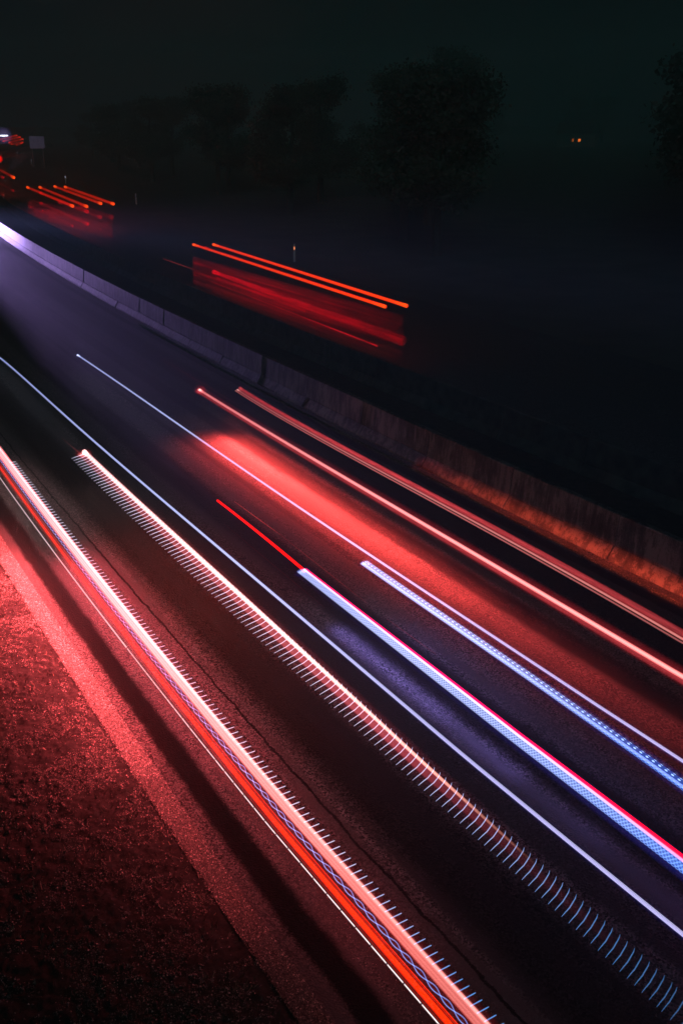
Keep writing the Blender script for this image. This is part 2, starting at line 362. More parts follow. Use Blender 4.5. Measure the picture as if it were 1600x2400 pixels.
# ------------------------------------------------------------------ light trails
def smooth_path(px, z, deg=3, y_end=None, n=90, y_start=None):
    P = [at(a, b, z) for a, b in px]
    Y = np.array([p.y for p in P]); X = np.array([p.x for p in P])
    q = np.polyfit(Y, X - bend(Y), deg)
    ya, yb = Y.max(), Y.min()
    if y_start is not None: ya = y_start
    yy = np.linspace(ya, yb, n)
    xx = np.polyval(q, yy) + bend(yy)
    if y_end is not None and y_end < yb:
        sl = (xx[-1] - xx[-4]) / (yy[-1] - yy[-4]); sl = max(-.03, min(.05, sl))
        ext = np.arange(yb - 0.3, y_end, -0.5)
        xx = np.concatenate([xx, xx[-1] + sl * (ext - yb)]); yy = np.concatenate([yy, ext])
    return np.stack([xx, yy, np.full(len(yy), z)], 1)
def off(P, dx=0.0, dz=0.0):
    Q = P.copy(); Q[:, 0] += dx; Q[:, 2] += dz; return Q
def cut(P, ya, yb, n=None):
    Y = P[:, 1]; n = n or len(P)
    yy = np.linspace(ya, yb, n)
    return np.stack([np.interp(yy, Y[::-1], P[::-1, 0]), yy, np.interp(yy, Y[::-1], P[::-1, 2])], 1)
def frac(P, ya, yb): return np.clip((ya - P[:, 1]) / (ya - yb), 0, 1)
class Trail:
    def __init__(s, P, label, cat='light trail', group=None, name='light_trail'):
        s.o = np.array([P[0][0], P[0][1], 0.0]); s.root = tag(empty(name, tuple(s.o)), label, cat, group)
    def strand(s, name, P, rx, rz=None, mat=None, k=1.0, c=0.0, n=10, mb=None):
        own = mb is None; mb = mb or MB()
        P = np.asarray(P, float) - s.o
        t = np.linspace(0, 1, len(P)); 
        mb.tube(P, rx, rz, n, k, c)
        if own: return mb.build(name, mat, s.root, smooth=True)
        return mb
def strip_lamps(tr, P, ya, yb, power, color, step=1.6, width=0.05, tilt=0.0, dz=-0.05, spread=180, dx=0.0):
    """area lamps for the light a trail threw, some added off its line: power(y) is watts per metre"""
    y = ya
    while y > yb:
        y2 = max(yb, y - step); ym = (y + y2) / 2; L = y - y2
        if L < 0.05: break
        p = cut(P, ym + .01, ym - .01, 2).mean(0)
        w = power(ym) * L
        if w > 0.05:
            ld = bpy.data.lights.new('lamp', 'AREA'); ld.shape = 'RECTANGLE'; ld.size = width; ld.size_y = L
            ld.energy = w; ld.color = color; ld.spread = math.radians(spread)
            lo = bpy.data.objects.new('lamp', ld); COL.objects.link(lo); lo.parent = tr.root
            lo.location = (p[0] + dx - tr.o[0], p[1] - tr.o[1], p[2] + dz)
            sl = (float(bend(ym + .5)) - float(bend(ym - .5)))
            lo.rotation_euler = (0, math.radians(tilt), -math.atan(sl))
        y = y2

RED = (1.0, 0.035, 0.03)
# ---- left tail lamp (bottom left of the picture)
L1px = [(12, 1075), (204, 1319), (338, 1500), (460, 1646), (596, 1798), (637, 1850), (768, 1998), (911, 2156), (1000, 2260), (1120, 2400)]
P = smooth_path(L1px, 0.8, 3, y_end=-3, y_start=24.5)
t1 = Trail(P, 'broad pink white light trail with short ticks and a red band beside it')
M_l1 = lamp_mat('tail_lamp_pink', (1.0, 0.80, 0.76), (1.0, 0.10, 0.14), 2.3, 1.3, core2=(1.0, 0.27, 0.24), edge2=(1.0, 0.04, 0.03))
M_l1s = lamp_mat('tail_lamp_line', (1.0, 0.80, 0.78), (1.0, 0.45, 0.45), 1.0, 1.0, core2=(1.0, 0.38, 0.34), edge2=(1.0, 0.2, 0.15))
c = np.clip((12.5 - P[:, 1]) / 6.5, 0, 1); k = np.interp(P[:, 1], [2, 5, 8, 12, 16, 22], [.28, .38, .72, 1.25, 2.0, 2.8])
t1.strand('glow_band', P, np.interp(P[:, 1], [6, 14, 22], [.066, .088, .10]), 0.030, M_l1, k, c)
M_halo = lamp_mat('lamp_halo_red', (1.0, 0.05, 0.07), (1.0, 0.03, 0.05), 0.30, 2.5)  # wide faint tubes that put bloom round the trails as emission
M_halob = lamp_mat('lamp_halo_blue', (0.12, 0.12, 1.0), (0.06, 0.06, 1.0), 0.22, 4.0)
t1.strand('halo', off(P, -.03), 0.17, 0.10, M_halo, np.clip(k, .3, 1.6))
t1.strand('bright_line', off(P, .03, .03), .020, None, M_l1, np.clip(k, .6, 2.5), c * .6)
mb = MB()
for i, dx in enumerate(np.linspace(-.055, .055, 7)): t1.strand('', off(P, dx, 0.02 + 0.01 * (i % 2)), 0.009 if i % 3 else 0.013, None, None, k * (.35 if i % 2 else .6), c, 6, mb)
mb.build('fine_lines', M_l1s, t1.root, True)
M_vio = lamp_mat('violet_line', (0.42, 0.50, 1.0), (0.35, 0.25, 1.0), 1.3, 1.0, core2=(0.22, 0.42, 1.0), edge2=(0.08, 0.2, 0.9))
for ph in (0, math.pi):
    yy = np.arange(P[:, 1].max(), -2, -0.035); Q = np.stack([np.interp(yy, P[::-1, 1], P[::-1, 0]), yy, np.full(len(yy), .8)], 1)
    Q[:, 0] += -0.108 + 0.022 * np.sin(yy * 2 * np.pi / 0.40 + ph); Q[:, 2] += 0.012 * np.cos(yy * 2 * np.pi / 0.40 + ph)
    t1.strand('woven_line', Q, 0.0065, None, M_vio, np.interp(Q[:, 1], [4, 8, 20], [.6, .9, 1.3]), np.clip((9 - Q[:, 1]) / 4, 0, 1), 5)
M_redb = lamp_mat('red_band', (1.0, 0.035, 0.0), (1.0, 0.0, 0.0), 1.8, 0.8)
t1.strand('red_band', off(P, -0.205, -0.04), 0.030, 0.020, M_redb, np.interp(P[:, 1], [3, 6, 20], [.5, .85, 1.0]))
M_redl = lamp_mat('red_line', (1.0, 0.03, 0.0), (1.0, 0.0, 0.0), 1.4, 0.8)
mb = MB()
for dx, kk in ((-.272, .22), (-.250, .4), (-.230, .5), (-.200, .8), (-.175, .5), (-.158, .9)): t1.strand('', off(P, dx, -0.02), 0.007, None, None, kk, 0, 6, mb)
mb.build('red_lines', M_redl, t1.root, True)
M_white = lamp_mat('white_line', (1.0, 0.93, 0.86), (1.0, 0.6, 0.75), 1.6, 0.8)
# broken white line: a slowly flickering number plate lamp
ya = P[:, 1].max(); t1.strand('white_line', cut(off(P, np.interp(P[:, 1], [5, 20], [-.305, -.365])), ya, 12.6, 60), 0.010, None, M_white, 1.0)
y = 12.55; mb = MB(); nd = 0
while y > 1.0:
    L = 0.245; t1.strand('', cut(off(P, np.interp(P[:, 1], [5, 20], [-.305, -.365])), y, y - L, 5), 0.0075, None, None, .9, 0, 6, mb); y -= L + 0.018; nd += 1
mb.build('broken_white_line', M_white, t1.root, True)['kind'] = 'stuff'

def ticks(tr, P, px0, s0, y_from, y_to, shape, rad, mat, kfun, cfun, name='light_tick', stretch=(1, 1, 1, 1)):
    """frozen strokes of a pulsing lamp; the 100 that show largest are parts, the small far ones one part"""
    ypos = []; yp = y_from
    # stroke spacing: measured as the pulse rate against the speed
    Ys = []
    for v in np.arange(y_from, y_to, 1.0):
        xs = np.interp(v, [q[1] for q in px0], [q[0] for q in px0]); Ys.append(at(xs, v, P[0][2]).y)
    vs = np.arange(y_from, y_to, 1.0); acc = y_from; lst = []
    while acc < y_to - 1:
        lst.append(float(np.interp(acc, vs, Ys))); acc += 5.0 + 0.0095 * (acc - 1075)
    for q in range(12): lst.append(lst[-1] - 0.1)
    far = MB(); nfar = max(0, len(lst) - 100)
    for i, yy in enumerate(lst):
        x = float(np.interp(yy, P[::-1, 1], P[::-1, 0])); 
        lf = float(np.interp(yy, [5, 8, 12, 20], stretch)); lz = float(np.interp(yy, [5, 8, 12, 20], [.68, .58, .46, .42])); Q = np.array([(x + (dx * lf if dx < 0 else dx), yy, P[0][2] + dz * lz) for dx, dz in shape])
        n = len(Q); r = np.full(n, rad) if np.isscalar(rad) else np.asarray(rad)
        kv = np.asarray(kfun(yy)) * np.ones(n)
        if i < nfar: tr.strand('', Q, r, None, None, kv, cfun(yy), 5, far)
        else: tr.strand(name, Q, r, None, mat, kv, cfun(yy), 5)
    o = far.build('distant_light_ticks', mat, tr.root, True); o['kind'] = 'stuff'
M_tick = lamp_mat('tick', (0.80, 0.74, 0.95), (0.55, 0.5, 0.95), 1.25, 0.5, core2=(0.12, 0.36, 0.85), edge2=(0.05, 0.25, 0.8))
ticks(t1, P, L1px, 5.2, 1085, 2400, [(0.04, 0.0), (0.09, 0.0), (0.15, 0.0), (0.172, 0.0)], [0.006, 0.006, 0.006, 0.004], M_tick,
      lambda y: np.interp(y, [4, 7, 15], [.75, .85, 1.0]), lambda y: float(np.clip((7.6 - y) / 2.4, 0, 1)))
strip_lamps(t1, P, 20.5, 3.5, lambda y: np.interp(y, [4, 7, 10, 14, 18, 20], [0.02, .3, 8, 66, 110, 22]), (1.0, 0.085, 0.095), dx=-0.45, tilt=42, dz=0.05, spread=125)
strip_lamps(t1, P, 18.0, 6, lambda y: np.interp(y, [6, 9, 14, 17, 18], [.8, 4, 22, 34, 16]), (1.0, 0.07, 0.10), dx=0.15, dz=-.1, spread=140)

# ---- second tail lamp of the same car
L2px = [(195, 1061), (319, 1172), (500, 1348), (691, 1518), (883, 1694), (1057, 1850), (1126, 1911), (1249, 2034), (1344, 2126), (1452, 2217), (1566, 2325)]
P = smooth_path(L2px, 0.8, 3, y_end=-2)
t2 = Trail(P, 'pink light trail fringed like a feather with white strokes on both sides, fading to blue')
M_l2 = lamp_mat('tail_lamp_soft', (1.0, 0.60, 0.55), (1.0, 0.12, 0.14), 2.3, 2.6, core2=(1.0, 0.17, 0.19), edge2=(0.9, 0.03, 0.08))
c = np.clip((15 - P[:, 1]) / 8, 0, 1); k = np.interp(P[:, 1], [3.6, 4.6, 6.2, 7.5, 9, 13, 21], [.0, .0, .03, .14, .5, 1.0, 1.4])
t2.strand('glow_band', off(P, -.02, -.02), np.interp(P[:, 1], [5, 8, 12, 21], [.06, .085, .115, .125]), 0.04, M_l2, k * np.interp(P[:, 1], [6, 8, 13], [.8, 1.3, 1.1]), c)
M_l2c = lamp_mat('tail_lamp_core', (1.0, 0.86, 0.82), (1.0, 0.4, 0.4), 1.7, 1.0, core2=(1.0, 0.35, 0.22), edge2=(1.0, 0.1, 0.05))
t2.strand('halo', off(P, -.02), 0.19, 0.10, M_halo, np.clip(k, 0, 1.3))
t2.strand('bright_line', off(P, .02, 0.02), np.interp(P[:, 1], [6, 9, 14, 21], [.015, .026, .045, .055]), None, M_l2c, np.interp(P[:, 1], [4, 6, 7.0, 8, 12, 21], [0, 0, .35, 1.2, 1.6, 2.4]), np.clip((11 - P[:, 1]) / 5, 0, 1))
ticks(t2, P, L2px, 5.0, 1063, 2352, [(-.185, -.165), (-.12, -.115), (-.05, -.07), (0, 0), (.03, .06), (.04, .125)], [0.003, 0.0055, 0.007, 0.007, 0.006, 0.0025], M_tick,
      lambda y: np.interp(y, [4, 5, 7, 15], [.22, .42, .8, 1.1]), lambda y: float(np.clip((9.4 - y) / 4.4, 0, 1)), stretch=(.68, 1.05, 1.6, 1.7))
strip_lamps(t2, P, 19, 7, lambda y: np.interp(y, [7, 10, 14, 17, 19], [.1, 1.5, 9, 14, 5]), (1.0, 0.06, 0.035))
M_faint = lamp_mat('faint_red', (1.0, 0.10, 0.08), (1.0, 0.05, 0.05), 0.35, 1.0)
Q = smooth_path([(145, 1026), (168, 1045), (192, 1067)], .8, 1)
tag(Trail(Q, 'faint short red streak leading into the head of the feathered pink trail').strand('light_trail', Q, 0.006, None, M_faint, np.linspace(.3, 2.5, len(Q))).parent)

# ---- thin white pair
M_w = lamp_mat('headlamp_white', (0.93, 0.96, 1.0), (0.30, 0.40, 1.0), 2.6, 1.2, core2=(0.55, 0.50, 0.95), edge2=(0.30, 0.25, 0.9))
M_ws = lamp_mat('headlamp_fine', (0.72, 0.70, 1.0), (0.4, 0.4, 1.0), 1.5, 0.7)
W1px = [(0, 838), (182, 1000), (255, 1064), (400, 1188), (531, 1300), (768, 1503), (921, 1629), (1100, 1782), (1184, 1856), (1344, 1982), (1383, 2018), (1482, 2100), (1600, 2190)]
W2px = [(182, 832), (281, 899), (400, 982), (496, 1049), (630, 1141), (783, 1244), (1000, 1391), (1165, 1500), (1318, 1600), (1383, 1642), (1600, 1787)]
for px, lab, kk in ((W1px, 'long thin bluish white light trail just right of the feathered pink trail', 1.0),
                    (W2px, 'thin white light trail crossing the red pool of light, ending left beside a dark gap', .9)):
    P = smooth_path(px, 0.65, 5, y_end=-2, y_start=36 if px is W1px else None)
    tr = Trail(P, lab)
    c = np.clip((15 - P[:, 1]) / 8, 0, 1)
    w = np.interp(P[:, 1], [4, 9, 16, 33], [.023, .027, .029, .038])
    tr.strand('glow_band', P, w, w * .6, M_w, kk * np.interp(P[:, 1], [4, 9, 14, 33], [.13, .28, .75, 1.15]), c)
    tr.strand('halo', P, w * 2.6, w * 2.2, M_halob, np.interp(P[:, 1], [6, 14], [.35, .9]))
    mb = MB()
    for dx in (-.022, -.0075, .0075, .022): tr.strand('', off(P, dx, .01), .0048, None, None, kk * np.interp(P[:, 1], [4, 10, 14, 33], [.62, .6, .5, .2]), 0, 6, mb)
    mb.build('fine_lines', M_ws, tr.root, True)

# ---- pink pair with the strong red pool
M_p = lamp_mat('brake_lamp_core', (1.0, 0.86, 0.80), (1.0, 0.22, 0.24), 2.6, 1.8, core2=(1.0, 0.50, 0.44), edge2=(1.0, 0.06, 0.06))
M_pg = lamp_mat('brake_lamp_soft', (1.0, 0.12, 0.13), (1.0, 0.03, 0.05), 0.62, 1.2, grain=0.35, grain_scale=40)
P1px = [(467, 913), (630, 1015), (783, 1103), (1000, 1233), (1230, 1367), (1383, 1461), (1600, 1585)]
P2px = [(559, 913), (706, 1003), (859, 1083), (1000, 1160), (1191, 1264), (1344, 1352), (1600, 1494)]
P = smooth_path(P1px, 0.8, 3, y_end=-2); c = np.clip((15 - P[:, 1]) / 9, 0, 1)
tp = Trail(P, 'long pink light trail with white core above the bright red pool')
tp.strand('bright_line', P, 0.048, 0.036, M_p, np.interp(P[:, 1], [6, 9, 16, 26], [.75, .85, 1.0, 1.1]), c)
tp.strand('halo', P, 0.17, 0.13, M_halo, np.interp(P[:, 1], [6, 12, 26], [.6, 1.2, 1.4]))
tp.strand('glow_band', off(P, -.01, -.03), 0.095, 0.06, M_pg, np.interp(P[:, 1], [6, 10, 16, 26], [.5, .7, 1.0, 1.2]))
strip_lamps(tp, P, 23.5, 5, lambda y: np.interp(y, [5, 9, 12, 15, 18, 21, 23], [.4, 5, 18, 55, 95, 140, 130]), (1.0, 0.062, 0.055), dx=-0.05, dz=-.15, tilt=15, spread=128)
P = smooth_path(P2px, 0.8, 3, y_end=-2)
tq = Trail(P, 'double pink light trail nearest the concrete barrier, its right half a wider dull band')
tq.strand('bright_line', off(P, -.03), 0.030, 0.02, M_p, np.interp(P[:, 1], [6, 9, 16, 20, 26], [.45, .5, .6, .7, .8]), .6 + .4 * np.clip((16 - P[:, 1]) / 8, 0, 1))
tq.strand('glow_band', off(P, .055, .03), np.interp(P[:, 1], [6, 12, 25], [.085, .07, .05]), 0.05, M_pg, np.interp(P[:, 1], [6, 10, 14, 19, 25], [.65, .9, 1.4, 1.9, 1.6]))
M_pl = lamp_mat('pink_line', (1.0, 0.35, 0.33), (1.0, 0.1, 0.1), 1.2, 1.0)
tq.strand('lower_line', off(P, -.09, -.02), 0.016, None, M_pl, np.interp(P[:, 1], [6, 16, 25], [.25, .7, .7]))
strip_lamps(tq, P, 19.0, 3, lambda y: np.interp(y, [3, 8, 12, 16, 19], [3.6, 4.6, 4.0, 2.2, .4]), (1.0, 0.085, 0.035), dx=1.55, dz=-.50, tilt=-72, spread=40)  # lamp row added beside the trail to light the barrier toe

# ---- blue white pair
def woven(tr, P, x0, x1, n, per, mat, k, c, r=.006, amp=None, yb=-1.0, name='woven_line'):
    mb = MB(); amp = amp or (x1 - x0) / n * .75
    yy = np.arange(P[:, 1].max(), yb, -per / 8)
    for j in range(n):
        xc = x0 + (j + .5) * (x1 - x0) / n
        for ph in (0, math.pi):
            Q = np.stack([np.interp(yy, P[::-1, 1], P[::-1, 0]), yy, np.interp(yy, P[::-1, 1], P[::-1, 2])], 1)
            Q[:, 0] += xc + amp * np.sin(yy * 2 * np.pi / per + ph + j * .8); Q[:, 2] += .4 * amp * np.cos(yy * 2 * np.pi / per + ph)
            tr.strand('', Q, r, None, None, k(Q[:, 1]), c(Q[:, 1]), 4, mb)
    mb.build(name, mat, tr.root, True)
M_b = lamp_mat('lamp_blue_white', (0.66, 0.74, 1.0), (0.10, 0.16, 1.0), 1.15, 0.9, core2=(0.03, 0.12, 0.50), edge2=(0.01, 0.05, 0.42))
M_bw = lamp_mat('lamp_blue_woven', (0.80, 0.85, 1.0), (0.4, 0.55, 1.0), 0.9, 0.7, core2=(0.20, 0.42, 1.0), edge2=(0.05, 0.2, 0.8))
B1px = [(706, 1337), (800, 1410), (900, 1487), (1000, 1569), (1100, 1645), (1268, 1773), (1400, 1877), (1600, 2030)]
B2px = [(852, 1318), (950, 1385), (1100, 1491), (1280, 1611), (1400, 1700), (1600, 1840)]
Rpx = [(510, 1173), (714, 1338), (850, 1430), (1000, 1556), (1100, 1626), (1268, 1753), (1600, 2001)]
P = smooth_path(B1px, 0.65, 3, y_end=-2)
tb = Trail(P, 'wide blue white woven light trail with a sharp magenta red right edge')
cf = lambda y: np.clip((10.5 - y) / 5.5, 0, 1)
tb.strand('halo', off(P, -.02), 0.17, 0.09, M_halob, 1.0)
tb.strand('glow_band', off(P, -.008), 0.086, .03, M_b, np.interp(P[:, 1], [5, 9, 14], [1.1, 1.0, 1.25]), cf(P[:, 1]))
woven(tb, P, -.088, .03, 4, .11, M_bw, lambda y: np.interp(y, [5, 9, 14], [.62, .42, .25]), cf)
M_bl = lamp_mat('lamp_white_line', (1.0, 0.95, 1.0), (0.9, 0.3, 0.8), 1.5, 0.8, core2=(1.0, 0.25, 0.40), edge2=(1.0, 0.1, 0.3))
tb.strand('bright_line', off(P, .052, .01), .019, None, M_bl, np.interp(P[:, 1], [5, 9, 14], [.8, .9, 1.0]), np.clip((8.5 - P[:, 1]) / 4, 0, 1))
M_mag = lamp_mat('magenta_edge', (1.0, 0.0, 0.10), (1.0, 0.0, 0.06), 3.0, 0.7, core2=(1.0, 0.0, 0.01), edge2=(1.0, 0, 0))
tb.strand('red_edge', off(P, .092, .01), np.interp(P[:, 1], [5, 8, 14], [.028, .019, .011]), None, M_mag, 1.0, np.clip((10 - P[:, 1]) / 4, 0, 1))
strip_lamps(tb, P, 12.8, 4, lambda y: np.interp(y, [4, 7, 10, 12.8], [.05, .4, 3.0, 3.4]), (0.34, 0.26, 1.0), dx=.1, dz=-.3, spread=95)
Q = smooth_path([(510, 1173), (560, 1212), (640, 1276), (714, 1338)], 0.65, 2)
tr = Trail(Q, 'short plain pure red light trail running into the head of the blue white woven trail')
M_red = lamp_mat('pure_red', (1.0, 0.004, 0.0), (1.0, 0.0, 0.0), 3.0, 0.6)
tr.strand('red_line', Q, np.linspace(.024, .028, len(Q)), None, M_red, 1.0)
P = smooth_path(B2px, 0.65, 3, y_end=-2)
tc2 = Trail(P, 'blue white light trail of beaded dots, right of the woven one, deepening to blue')
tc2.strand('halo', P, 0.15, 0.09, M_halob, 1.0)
tc2.strand('glow_band', P, np.interp(P[:, 1], [6, 14], [.078, .092]), .03, M_b, np.interp(P[:, 1], [6, 9, 14], [.8, 1.05, 1.5]), np.clip((11.5 - P[:, 1]) / 4.5, 0, 1))
tc2.strand('bright_line', off(P, -.028), .026, .018, M_b, np.interp(P[:, 1], [6, 9, 14], [1.2, .9, 1.0]), np.clip((10 - P[:, 1]) / 6, 0, 1))
woven(tc2, P, -.074, -.02, 2, .14, M_bw, lambda y: np.interp(y, [5, 9, 14], [.5, .45, .3]), lambda y: np.clip((11.5 - y) / 4.5, 0, 1))
M_dot = lamp_mat('lamp_dots', (0.75, 0.85, 1.0), (0.3, 0.5, 1.0), 1.6, 0.6, core2=(0.40, 0.62, 1.0), edge2=(0.1, 0.3, 1.0))
for dx, r_, kk, nm in ((.022, .010, 1.0, 'beaded_line'), (.058, .006, .6, 'small_beaded_line'), (.088, .004, .12, 'small_beaded_line')):
    mb = MB(); y = P[0, 1]
    while y > 1.5:
        tc2.strand('', cut(off(P, dx, .012), y, y - .05, 4), np.array([.3, 1, 1, .3]) * r_, None, None, kk, float(np.clip((11 - y) / 5, 0, 1)), 6, mb); y -= .105
    mb.build(nm, M_dot, tc2.root, True)['kind'] = 'stuff'
strip_lamps(tc2, P, 12.3, 5, lambda y: np.interp(y, [5, 8, 12.3], [.05, .5, 3.0]), (0.32, 0.24, 1.0), dx=-.1)

# ---- hair-thin streaks low over the road
for px, lab, kk in (([(549, 1175), (655, 1252)], 'short thin orange streak right of the pure red trail', 1.6),
                    ([(655, 1252), (760, 1335), (860, 1414)], 'hair thin dim red streak right of the blue white woven trail head', .5),
                    ([(907, 1451), (1022, 1534)], 'hair thin dull pink dash between the two blue white trails', .35),
                    ([(525, 1228), (640, 1322), (760, 1425)], 'barely visible red scratch of light left of the pure red trail', .18),
                    ([(383, 843), (440, 878), (560, 950)], 'faint thin red streak beyond the head of the pink pair', .30),
                    ([(384, 607), (453, 631)], 'dim orange streak on the opposite carriageway before the two tall red trails', .7)):
    Q = smooth_path(px, 0.3, 1, n=20)
    t_ = Trail(Q, lab); t_.strand('thin_line', Q, .006 if Q[0][1] < 40 else .03, None, M_faint, kk * np.sin(np.linspace(.5, 2.8, len(Q))) * 2)

# ---- traffic on the opposite carriageway
M_or = lamp_mat('marker_lamp_orange', (1.0, 0.10, 0.004), (1.0, 0.0, 0.0), 2.4, 1.0)
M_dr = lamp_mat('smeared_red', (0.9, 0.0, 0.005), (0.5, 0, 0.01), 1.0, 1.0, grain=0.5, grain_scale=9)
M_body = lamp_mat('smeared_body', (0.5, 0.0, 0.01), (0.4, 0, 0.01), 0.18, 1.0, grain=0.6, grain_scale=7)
def segs(specs, label_root, anchor):
    pass
def line(px, z, n=24):
    a, b = at(*px[0], z), at(*px[1], z)
    t = np.linspace(0, 1, n); ys = a.y + (b.y - a.y) * t
    xs = a.x + (b.x - a.x) * t
    return np.stack([xs, ys, np.full(n, z)], 1)
Q = line([(453, 573), (903, 719)], 2.05); tA = Trail(Q, 'near pair of orange red marker light trails above a smeared red glow, opposite carriageway')
tA.strand('marker_line', Q, .062, None, M_or, 1.1)
tA.strand('marker_line', line([(500, 573), (953, 717)], 2.05), .066, None, M_or, 1.1)
tA.strand('thin_line', line([(480, 578), (900, 714)], 2.0), .02, None, M_dr, .8)
Qf = line([(501, 637), (943, 799)], 0.95); tA.strand('tail_band', Qf, np.linspace(.10, .17, 24), np.linspace(.10, .17, 24), M_dr, np.interp(np.linspace(0, 1, 24), [0, .3, .6, 1], [1.5, 1.0, .5, .25]))
tA.strand('tail_band', line([(510, 652), (715, 729)], 0.8), .06, None, M_dr, .35)
tA.strand('tail_line', line([(455, 644), (884, 811)], 0.6), .028, None, M_dr, np.linspace(.3, 1.0, 24))
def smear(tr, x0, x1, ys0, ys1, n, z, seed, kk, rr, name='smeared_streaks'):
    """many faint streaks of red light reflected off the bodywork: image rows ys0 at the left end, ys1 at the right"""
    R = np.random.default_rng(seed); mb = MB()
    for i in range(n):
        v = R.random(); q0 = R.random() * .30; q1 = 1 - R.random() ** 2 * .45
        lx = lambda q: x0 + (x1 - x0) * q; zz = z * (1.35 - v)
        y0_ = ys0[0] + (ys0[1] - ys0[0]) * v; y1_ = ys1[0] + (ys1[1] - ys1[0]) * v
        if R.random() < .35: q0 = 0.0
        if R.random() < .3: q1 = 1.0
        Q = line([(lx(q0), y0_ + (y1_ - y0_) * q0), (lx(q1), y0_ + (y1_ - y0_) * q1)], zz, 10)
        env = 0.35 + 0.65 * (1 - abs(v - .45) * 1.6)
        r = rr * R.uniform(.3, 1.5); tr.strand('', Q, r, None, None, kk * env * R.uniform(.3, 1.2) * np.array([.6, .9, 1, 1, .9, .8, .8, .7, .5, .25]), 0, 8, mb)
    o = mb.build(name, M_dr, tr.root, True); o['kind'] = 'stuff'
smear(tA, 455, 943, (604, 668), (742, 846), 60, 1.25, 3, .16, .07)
# middle vehicle, four marker lamps
specs = [((65, 439), (171, 483)), ((94, 439), (204, 484)), ((129, 437), (237, 477)), ((153, 438), (266, 478))]
Q = line(specs[0], 2.05)
tB = Trail(Q, 'middle cluster of four short orange red light trails far along the opposite carriageway')
for s_ in specs: tB.strand('marker_line', line(s_, 2.05), .12, None, M_or, 1.0)
for s_, z, r_, kk in ((((96, 452), (205, 496)), 1.5, .14, 1.0), (((96, 476), (206, 525)), .9, .13, .9), (((140, 474), (236, 509)), 1.0, .15, .6), (((190, 484), (262, 509)), 1.2, .18, .35),
                      (((72, 485), (171, 531)), .6, .06, .6), (((100, 493), (171, 528)), .6, .06, .8), (((205, 524), (237, 537)), .6, .06, .3)):
    tB.strand('tail_line', line(s_, z), r_, None, M_dr, kk)
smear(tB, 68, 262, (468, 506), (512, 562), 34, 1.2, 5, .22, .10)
# farther vehicles at the left edge of the picture
Q = line([(-60, 365), (33, 416)], 2.05); tC = Trail(Q, 'far orange red light trails cut by the left edge of the picture')
tC.strand('marker_line', Q, .16, None, M_or, 1.1)
for s_, z, r_, kk in ((((-60, 384), (8, 416)), 2.05, .14, .9), (((-40, 405), (32, 447)), .7, .12, .7), (((-30, 430), (8, 457)), .5, .12, .5)):
    tC.strand('tail_line', line(s_, z), r_, None, M_dr, kk)
Q = np.array([at(-14, 352, 1.5), at(3, 356, 1.4), at(1, 366, 1.0), at(-10, 378, .8)]); t_ = Trail(Q, 'soft round red glow of a tail lamp at the left edge of the picture')
yq = Q[1]
def blob(name, p, r, mat, parent, o, k=1.0):
    mb = MB(); t = np.linspace(0, np.pi, 9)[1:-1]
    mb.tube(np.array([(p[0], p[1] - r * math.cos(a) * .3, p[2] + r * math.cos(a)) for a in t]) - o, r * np.sin(t), None, 12, k); return mb.build(name, mat, parent, True)
M_rg = lamp_mat('red_glow', (1.0, 0.0, 0.0), (1, 0, 0), 2.0, 2.0)
a_ = at(-2, 372, 1.3); blob('lamp_glow', a_, 0.75, M_rg, t_.root, t_.o)
# farthest bunch beyond the bend
specs = [((-10, 330), (40, 317), 1.0), ((8, 331), (48, 321), 1.2), ((22, 334), (54, 326), 1.3), ((27, 338), (54, 334), 1.0), ((40, 340), (50, 336), .8)]
Q = None
for i, (a2, b2, kk) in enumerate(specs):
    Y0 = 0.8; z0 = 1.0
    pa, pb = at(*a2, 0.8), at(*b2, 0.8)
    R0 = 240.0
    def on_ray(px, py, d):
        r = _F @ Vector(((px - 800) / FPX, (1200 - py) / FPX, -1.0)); return Vector((0, 0, HC)) + r * (d / r.y)
    pa, pb = on_ray(*a2, 262), on_ray(*b2, 240)
    if Q is None:
        Q = np.array([pa, pb]); tD = Trail(Q, 'bunch of tiny crimson light trails where the road bends out of sight')
    tD.strand('tail_line', np.array([pa + (pb - pa) * t for t in np.linspace(0, 1, 6)]), .17, None, M_redl, kk, 0, 8)
p = on_ray(10, 318, 275)
hd = Trail(np.array([p, p]), 'small brilliant bluish white headlight glare at the far left edge', 'headlight', name='headlight_glare')
M_hd = lamp_mat('far_headlamp', (0.9, 0.95, 1.0), (0.4, 0.45, 1.0), 5.0, 1.0)
M_hg = lamp_mat('far_headlamp_soft', (0.45, 0.35, 0.9), (0.3, 0.2, 0.8), 0.35, 2.5)
hd.strand('lamp', np.array([p + Vector((dx, 0, 0)) for dx in (-1.1, -.9, 0, .9, 1.1)]), [.1, .22, .26, .22, .1], None, M_hd, 1.0)
blob('lamp_glow', p, 2.2, M_hg, hd.root, hd.o)
# spots added out of frame as headlights, to wash the barrier and the wet road violet
for du, ty, tu, en, cone in ((9.6, 60, 12.0, 125000, 9), (8.0, 76, 13.7, 190000, 12)):
    yl = 96.0; ld = bpy.data.lights.new('headlight', 'SPOT'); ld.energy = en; ld.color = (0.52, 0.34, 1.0); ld.spot_size = math.radians(cone); ld.spot_blend = 0.9; ld.shadow_soft_size = .08
    lo = bpy.data.objects.new('headlight', ld); COL.objects.link(lo); lo.location = (float(bend(yl)) + du, yl, 0.75)
    tgt = Vector((float(bend(ty)) + tu, ty, 0.4)); lo.rotation_euler = (tgt - lo.location).to_track_quat('-Z', 'Y').to_euler()

